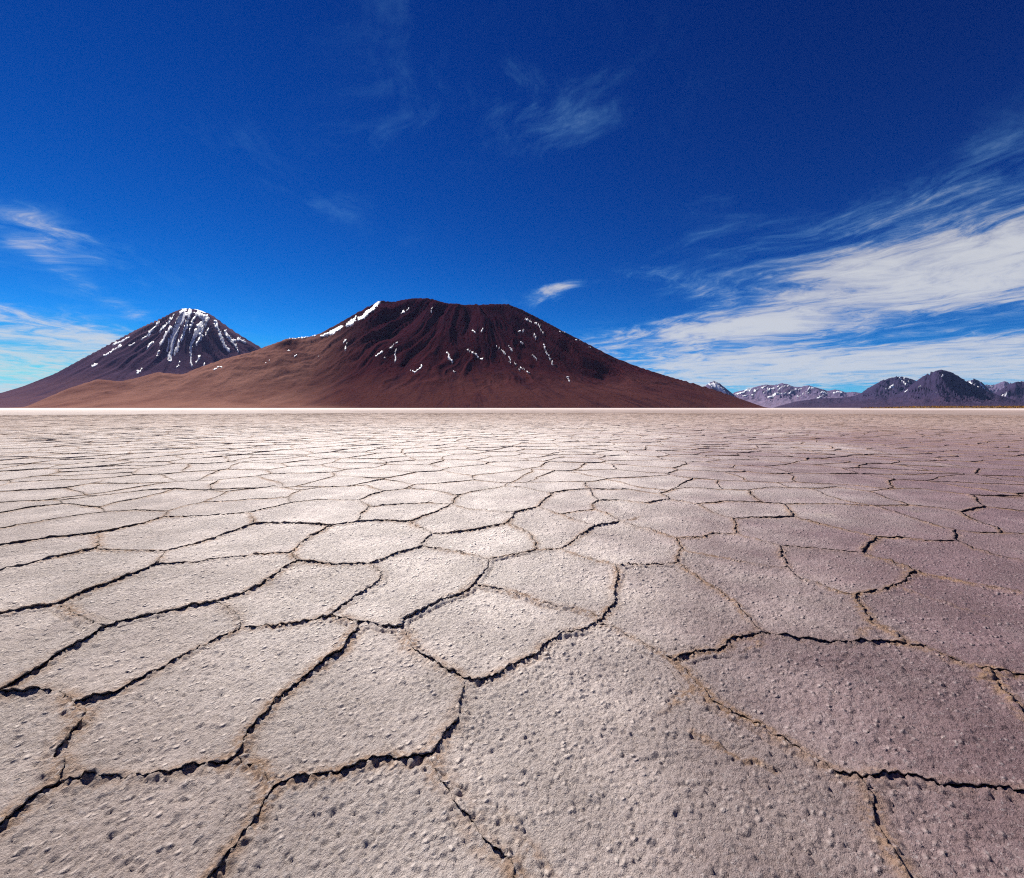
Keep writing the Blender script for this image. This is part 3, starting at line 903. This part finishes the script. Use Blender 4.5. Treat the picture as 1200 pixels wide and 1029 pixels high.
# --- ranges far away on the right
def range_h(yc, hpx, ry, seed, gull=1.0, front=0.5):
    def f(X, Y):
        k = yc / F
        px = 600 + F * X / Y
        prof = np.interp(px, hpx[0], hpx[1])
        q = (Y - yc - 0.12 * ry * k * fbm(px / 30, 0 * px, 2, seed)) / (ry * k)
        sh = np.where(q < 0, np.exp(-np.abs(q * 1.5) ** 1.2) - 0.11, np.exp(-np.abs(q * 2.2) ** 1.5) - 0.05)
        z = prof * k * sh
        L = 15 * k
        wx, wy = X + 0.5 * L * fbm(X / L, Y / L, 3, seed + 5), Y + 0.5 * L * fbm(X / L, Y / L, 3, seed + 7)
        g = ridged(wx / L, wy / (1.8 * L), 3, seed + 9, 0.45)
        g2 = ridged(wx / (0.42 * L), wy / (0.8 * L), 3, seed + 19, 0.5)
        z = z * (1 + gull * (0.34 * (g - 0.6) + 0.10 * (g2 - 0.6)) * (0.25 + 0.75 * sstep(0.0, -0.3, q)))
        fl = np.stack([px / 60, q * 2, np.clip(z / (42 * k), 0, 1.2)], -1)
        return z, fl, 0 * z
    return f
def hp(sky): return ([p[0] for p in sky], [max(HZ - p[1], 0) for p in sky])

ROCK_FAR = rock_material('haze_tinted_far_rock', C4(0.23, 0.18, 0.26), C4(0.13, 0.105, 0.18), C4(0.11, 0.09, 0.17), C4(0.17, 0.105, 0.14), scale=0.6)  # blue of the distant air is mixed into the rock colour
ROCK_MID = rock_material('haze_tinted_dark_rock', C4(0.064, 0.041, 0.072), C4(0.044, 0.032, 0.068), C4(0.040, 0.030, 0.066), C4(0.030, 0.026, 0.060), scale=0.5)  # violet includes air bluing put into the colour
SKY_F1 = [(800, 478), (815, 462), (827, 452), (832, 448), (837, 446.5), (843, 449), (853, 457), (862, 464), (875, 474), (884, 478)]
SKY_F2 = [(835, 478), (850, 466), (858, 461), (867, 458), (875, 456.5), (883, 454), (897, 450.5), (906, 451.5), (917, 449), (924, 450.5), (930, 453), (938, 453.5), (947, 451.5),
          (960, 455), (970, 458), (978, 456.5), (983, 457), (992, 460), (1000, 459), (1012, 461), (1040, 464), (1080, 470), (1110, 478)]
SKY_M1 = [(905, 478), (913, 475.5), (933, 470.5), (957, 467), (985, 466), (1000, 464), (1007, 462), (1017, 455), (1033, 446), (1043, 443), (1053, 441), (1063, 442.5), (1073, 446), (1085, 452), (1110, 466), (1135, 478)]
SKY_M2 = [(960, 478), (985, 472), (1020, 468), (1040, 466), (1053, 462), (1067, 452), (1076, 445), (1083, 440), (1090, 437.5), (1096, 434.5), (1103, 433), (1109, 434.5), (1117, 437), (1133, 447), (1153, 457),
          (1167, 462), (1193, 470), (1215, 474), (1240, 478)]
SKY_M3 = [(1090, 478), (1110, 462), (1125, 451), (1133, 447), (1142, 444), (1148, 446.5), (1153, 450), (1158, 456), (1170, 466), (1190, 478)]
SKY_M4 = [(1120, 478), (1150, 468), (1167, 460), (1180, 452), (1190, 447.5), (1200, 447), (1230, 440), (1260, 444), (1300, 452), (1360, 462), (1420, 478)]
SKY_M5 = [(1110, 478), (1135, 459), (1153, 451), (1165, 451), (1177, 446.5), (1184, 449), (1195, 454), (1215, 462), (1240, 478)]
def mk(name, mat, sk, yc, ry, seed, label, nx, ny=70, gull=1.0):
    xr = (sk[0][0], sk[-1][0])
    return Terrain(name, mat, sk, xr, (yc - ry * yc / F * 2.1, yc + ry * yc / F * 0.9), nx, ny, range_h(yc, hp(sk), ry, seed, gull), label, 1.6)
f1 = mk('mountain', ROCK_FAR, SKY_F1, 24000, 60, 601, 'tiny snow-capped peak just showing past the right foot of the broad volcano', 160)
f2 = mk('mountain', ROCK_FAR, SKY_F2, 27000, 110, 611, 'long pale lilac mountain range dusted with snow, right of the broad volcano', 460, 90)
m1 = mk('mountain', ROCK_MID, SKY_M1, 17500, 80, 621, 'dark rounded mountain with a snow patch near its top, left of the pointed peak', 380)
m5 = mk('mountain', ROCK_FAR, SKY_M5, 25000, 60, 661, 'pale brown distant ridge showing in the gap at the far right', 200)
m3 = mk('mountain', ROCK_MID, SKY_M3, 17000, 60, 641, 'small dark peak with a snowy right side, behind the pointed peak', 180)
m4 = mk('mountain', ROCK_MID, SKY_M4, 15000, 80, 651, 'dark mountain cut off by the right edge of the photo', 320)
m2 = mk('mountain', ROCK_MID, SKY_M2, 12500, 80, 631, 'tallest dark pointed peak among the mountains on the right', 460, 90)

# ------------------------------------------------------------------ snow
big.snow([
    ([(447, 353), (441, 356), (432, 364), (419, 373), (420, 376), (428, 373), (437, 364), (442, 360)], 0),
    ([(417, 371), (407, 379), (405, 383), (412, 382), (418, 375)], 0),
    ([(402, 381), (392, 386), (381, 391), (374, 393.5), (375, 395), (390, 392), (402, 384)], 0),
    ([(340, 396.5), (350, 396), (362, 395), (370, 394.5)], 1.0),
    ([(471, 367), (474, 363.5), (480, 361.5)], 1.6), ([(505, 366), (506, 361)], 1.2), ([(466, 377), (468, 375)], 1.0), ([(456, 374), (457, 373)], 1.0),
    ([(440, 417), (444, 415), (449, 411)], 1.6), ([(450, 420), (453, 418)], 1.3), ([(463, 423), (464, 415), (465, 409)], 1.7), ([(458, 409), (462, 404), (466, 399)], 1.4),
    ([(486, 437), (492, 433), (493, 429)], 2.0), ([(482, 434), (487, 436)], 1.2),
    ([(523, 415), (526, 419), (530, 423)], 2.1), ([(531, 434), (532, 436)], 0.9),
    ([(402, 401), (405, 398), (407, 402), (404, 411)], 1.3), ([(374, 418), (378, 417)], 1.2), ([(346, 417), (349, 416)], 1.2), ([(338, 411), (341, 412)], 1.1), ([(312, 426), (316, 423)], 1.1),
    ([(251, 434), (255, 431), (260, 430)], 1.5),
    ([(547, 409), (554, 414), (561, 420), (565, 421)], 1.4), ([(583, 406), (590, 413), (600, 424), (612, 433), (621, 437)], 1.1), ([(595, 404), (598, 409), (601, 413)], 1.2),
    ([(564, 390), (565, 386)], 1.2), ([(552, 387), (558, 391)], 1.0), ([(621, 414), (625, 418), (629, 421)], 1.1), ([(637, 405), (639, 411), (643, 416), (647, 425), (648, 429)], 1.6),
    ([(625, 391), (629, 397)], 1.2), ([(606, 389), (611, 387), (616, 389)], 1.2), ([(615, 374), (622, 377), (628, 379), (634, 387)], 1.4), ([(637, 390), (640, 392)], 1.0),
    ([(656, 388), (661, 390)], 1.1), ([(674, 398), (680, 400)], 1.1), ([(690, 406), (693, 407)], 1.0), ([(664, 442), (668, 447)], 1.3), ([(596, 424), (598, 426)], 1.0),
    ([(608, 433), (609, 435)], 1.0), ([(611, 401), (613, 403)], 1.0),
], seed=1, wide=0.85)
cone.snow([
    ([(217, 363), (212, 374), (206, 388), (201, 404), (199, 424)], 3.0), ([(216, 392), (209, 404), (205, 416)], 1.6), ([(222, 362), (219, 380), (214, 395)], 1.8),
    ([(226, 366), (244, 369), (246, 374), (238, 385), (230, 396), (225, 405), (224, 420), (226, 431), (223, 429), (222, 412), (224, 397), (229, 384), (236, 375)], 0),
    ([(241, 376), (236, 392), (230, 404)], 2.0), ([(232, 366), (226, 376), (222, 388)], 1.4), ([(233, 418), (230, 425)], 1.2), ([(245, 385), (240, 394)], 1.2),
    ([(252, 378), (256, 390), (262, 402), (268, 412)], 1.8), ([(263, 388), (269, 397), (276, 406), (279, 413)], 1.4), ([(270, 400), (280, 398), (287, 402)], 1.6),
    ([(204, 370), (195, 380), (188, 388)], 1.3), ([(200, 384), (192, 396), (188, 404)], 1.3), ([(186, 379), (176, 390), (166, 398)], 1.1), ([(198, 398), (196, 412)], 1.2),
    ([(178, 401), (172, 409)], 1.0), ([(142, 404), (132, 411), (122, 417)], 1.1), ([(109, 429), (114, 426)], 1.4), ([(162, 436), (166, 433)], 1.6), ([(152, 405), (158, 402)], 0.9),
    ([(151, 396), (132, 404)], 0.9), ([(228, 362.5), (240, 366)], 1.3), ([(240, 426), (238, 430)], 1.0), ([(186, 412), (184, 418)], 0.9), ([(210, 424), (207, 431)], 0.8),
], rag=1.8, seed=2, wide=1.55, solid=0.62)
f1.snow([([(829, 451), (836, 448), (842, 451), (850, 458), (853, 462), (846, 460), (838, 455)], 0)], lift=8, rag=1.5, seed=3)
f2.snow([([(862, 462), (872, 459), (880, 457)], 1.8), ([(884, 458), (892, 454), (898, 453)], 1.8), ([(896, 460), (904, 456), (912, 453)], 1.8), ([(912, 458), (918, 452), (926, 453)], 1.8),
         ([(870, 465), (884, 462)], 1.3), ([(926, 461), (932, 456), (940, 455)], 1.8), ([(944, 459), (949, 454), (957, 456)], 1.8), ([(935, 464), (950, 460)], 1.2), ([(962, 461), (970, 460)], 1.5),
         ([(978, 461), (984, 459), (992, 462)], 1.5), ([(900, 465), (912, 462), (920, 461)], 1.3), ([(958, 466), (966, 463)], 1.1)], lift=8, rag=1.8, seed=4)
m1.snow([([(1043, 452), (1048, 450), (1047, 455), (1041, 456)], 0), ([(1054, 443), (1058, 448), (1062, 451)], 1.6), ([(1060, 443), (1066, 448)], 1.1), ([(1036, 457), (1040, 455)], 1.0)], lift=6, rag=1.2, seed=5)
m2.snow([([(1104, 441), (1106, 439)], 1.3), ([(1076, 455), (1079, 453)], 1.0), ([(1061, 460), (1063, 457)], 1.0), ([(1095, 461), (1097, 460)], 0.9)], lift=6, rag=1.0, seed=6)
m3.snow([([(1136, 448), (1142, 452), (1147, 455)], 1.3), ([(1148, 449), (1154, 455), (1158, 460)], 1.6)], lift=6, rag=1.0, seed=7)
m4.snow([([(1173, 465), (1177, 462)], 1.3), ([(1178, 464), (1180, 460)], 1.0)], lift=6, rag=1.0, seed=8)
m5.snow([([(1156, 453), (1164, 453)], 1.2)], lift=6, rag=1.0, seed=9)

# ------------------------------------------------------------------ low shore with golden bushes at the far right
def shore():
    y0, y1 = 1100.0, 1240.0
    pxs = np.linspace(985, 1330, 150)
    rows = np.linspace(0, 1, 9)
    V = []
    for r in rows:
        y = y0 + (y1 - y0) * r
        hgt = (5.2 * np.sin(math.pi * r) ** 0.8) * sstep(985, 1090, pxs) * (0.8 + 0.4 * fbm(pxs / 18, pxs * 0 + r, 3, 701)) + 0.05
        hgt = np.where((r == 0) | (r == 1), -0.3, hgt)
        V.append(np.stack([(pxs - 600) / F * y, np.full(len(pxs), y), hgt], 1))
    nx = len(pxs); V = np.concatenate(V)
    i, j = np.meshgrid(np.arange(len(rows) - 1), np.arange(nx - 1), indexing='ij'); a = (i * nx + j).ravel()
    T = np.concatenate([np.stack([a, a + 1, a + nx + 1], 1), np.stack([a, a + nx + 1, a + nx], 1)])
    m, n, b = new_mat('shore_sand')
    g = n.n('ShaderNodeNewGeometry')
    n.put(b.inputs['Base Color'], n.mix(n.noise(g.outputs['Position'], 0.15, 4), C4(0.22, 0.13, 0.06), C4(0.09, 0.05, 0.03)))
    b.inputs['Roughness'].default_value = 0.95
    me = mesh_from('shore', V, T, m)
    link('shore', me, kind='structure', label='low sandy shore along the far right edge of the salt flat')
    # bushes: clumps of crossing blades and leaves
    m, n, b = new_mat('golden_bush')
    g = n.n('ShaderNodeNewGeometry')
    n.put(b.inputs['Base Color'], n.mix(n.ramp(n.noise(g.outputs['Position'], 0.22, 3), 0.4, 0.6), C4(0.55, 0.27, 0.035), C4(0.10, 0.065, 0.022)))
    b.inputs['Roughness'].default_value = 0.9
    VV, TT, o = [], [], 0
    for k in range(2200):
        px = random.uniform(1010, 1325); 
        if random.random() > (px - 990) / 160: continue
        y = random.uniform(1112, 1200); r = (y - y0) / (y1 - y0)
        z0 = 5.2 * math.sin(math.pi * r) ** 0.8 * 0.8 * float(sstep(985, 1090, np.array(px)))
        w = random.uniform(1.0, 2.8); h = random.uniform(1.0, 3.8)
        cx = (px - 600) / F * y
        nb = 16
        A = np.array([random.uniform(0, 6.283) for _ in range(nb)]); R = np.array([random.uniform(.1, 1) for _ in range(nb)]) * w
        bx, by = cx + R * np.cos(A), y + R * np.sin(A)
        hh = h * (1 - 0.5 * (R / w) ** 2) * np.array([random.uniform(.7, 1.1) for _ in range(nb)])
        lw = 0.42
        P = np.stack([np.stack([bx - lw * np.sin(A), by + lw * np.cos(A), np.full(nb, z0 - .2)], 1),
                      np.stack([bx + lw * np.sin(A), by - lw * np.cos(A), np.full(nb, z0 - .2)], 1),
                      np.stack([bx + 0.35 * w * np.cos(A) * .5 + .3, by + 0.35 * w * np.sin(A) * .5, z0 + hh], 1)], 1).reshape(-1, 3)
        VV.append(P); TT.append(np.arange(nb * 3).reshape(-1, 3) + o); o += nb * 3
    me = mesh_from('bushes', np.concatenate(VV), np.concatenate(TT), m, smooth=False)
    link('bushes', me, kind='stuff', label='strip of golden and dark green bushes along the far right shore', cat='bushes')
shore()

# ------------------------------------------------------------------ thin dry haze between here and the ranges
def haze():
    x, y0, y1, z0, z1 = 43500, -43500, 43500, -4.0, 2450.0
    V = np.array([(sx * x, yy, zz) for zz in (z0, z1) for yy in (y0, y1) for sx in (-1, 1)])
    T = np.array([(0, 2, 3, 1), (4, 5, 7, 6), (0, 1, 5, 4), (2, 6, 7, 3), (0, 4, 6, 2), (1, 3, 7, 5)])
    m = bpy.data.materials.new('haze'); m.use_nodes = True; m.node_tree.nodes.clear()
    n = NT(m.node_tree)
    pv = n.n('ShaderNodeVolumePrincipled'); o = n.n('ShaderNodeOutputMaterial')
    pv.inputs['Color'].default_value = (0.34, 0.52, 1.0, 1)
    pv.inputs['Density'].default_value = HAZE
    pv.inputs['Anisotropy'].default_value = 0.0
    m.node_tree.links.new(pv.outputs[0], o.inputs['Volume'])
    me = mesh_from('haze', V, T, m, smooth=False)
    link('haze', me, kind='stuff')
HAZE = 0.45e-5
haze()
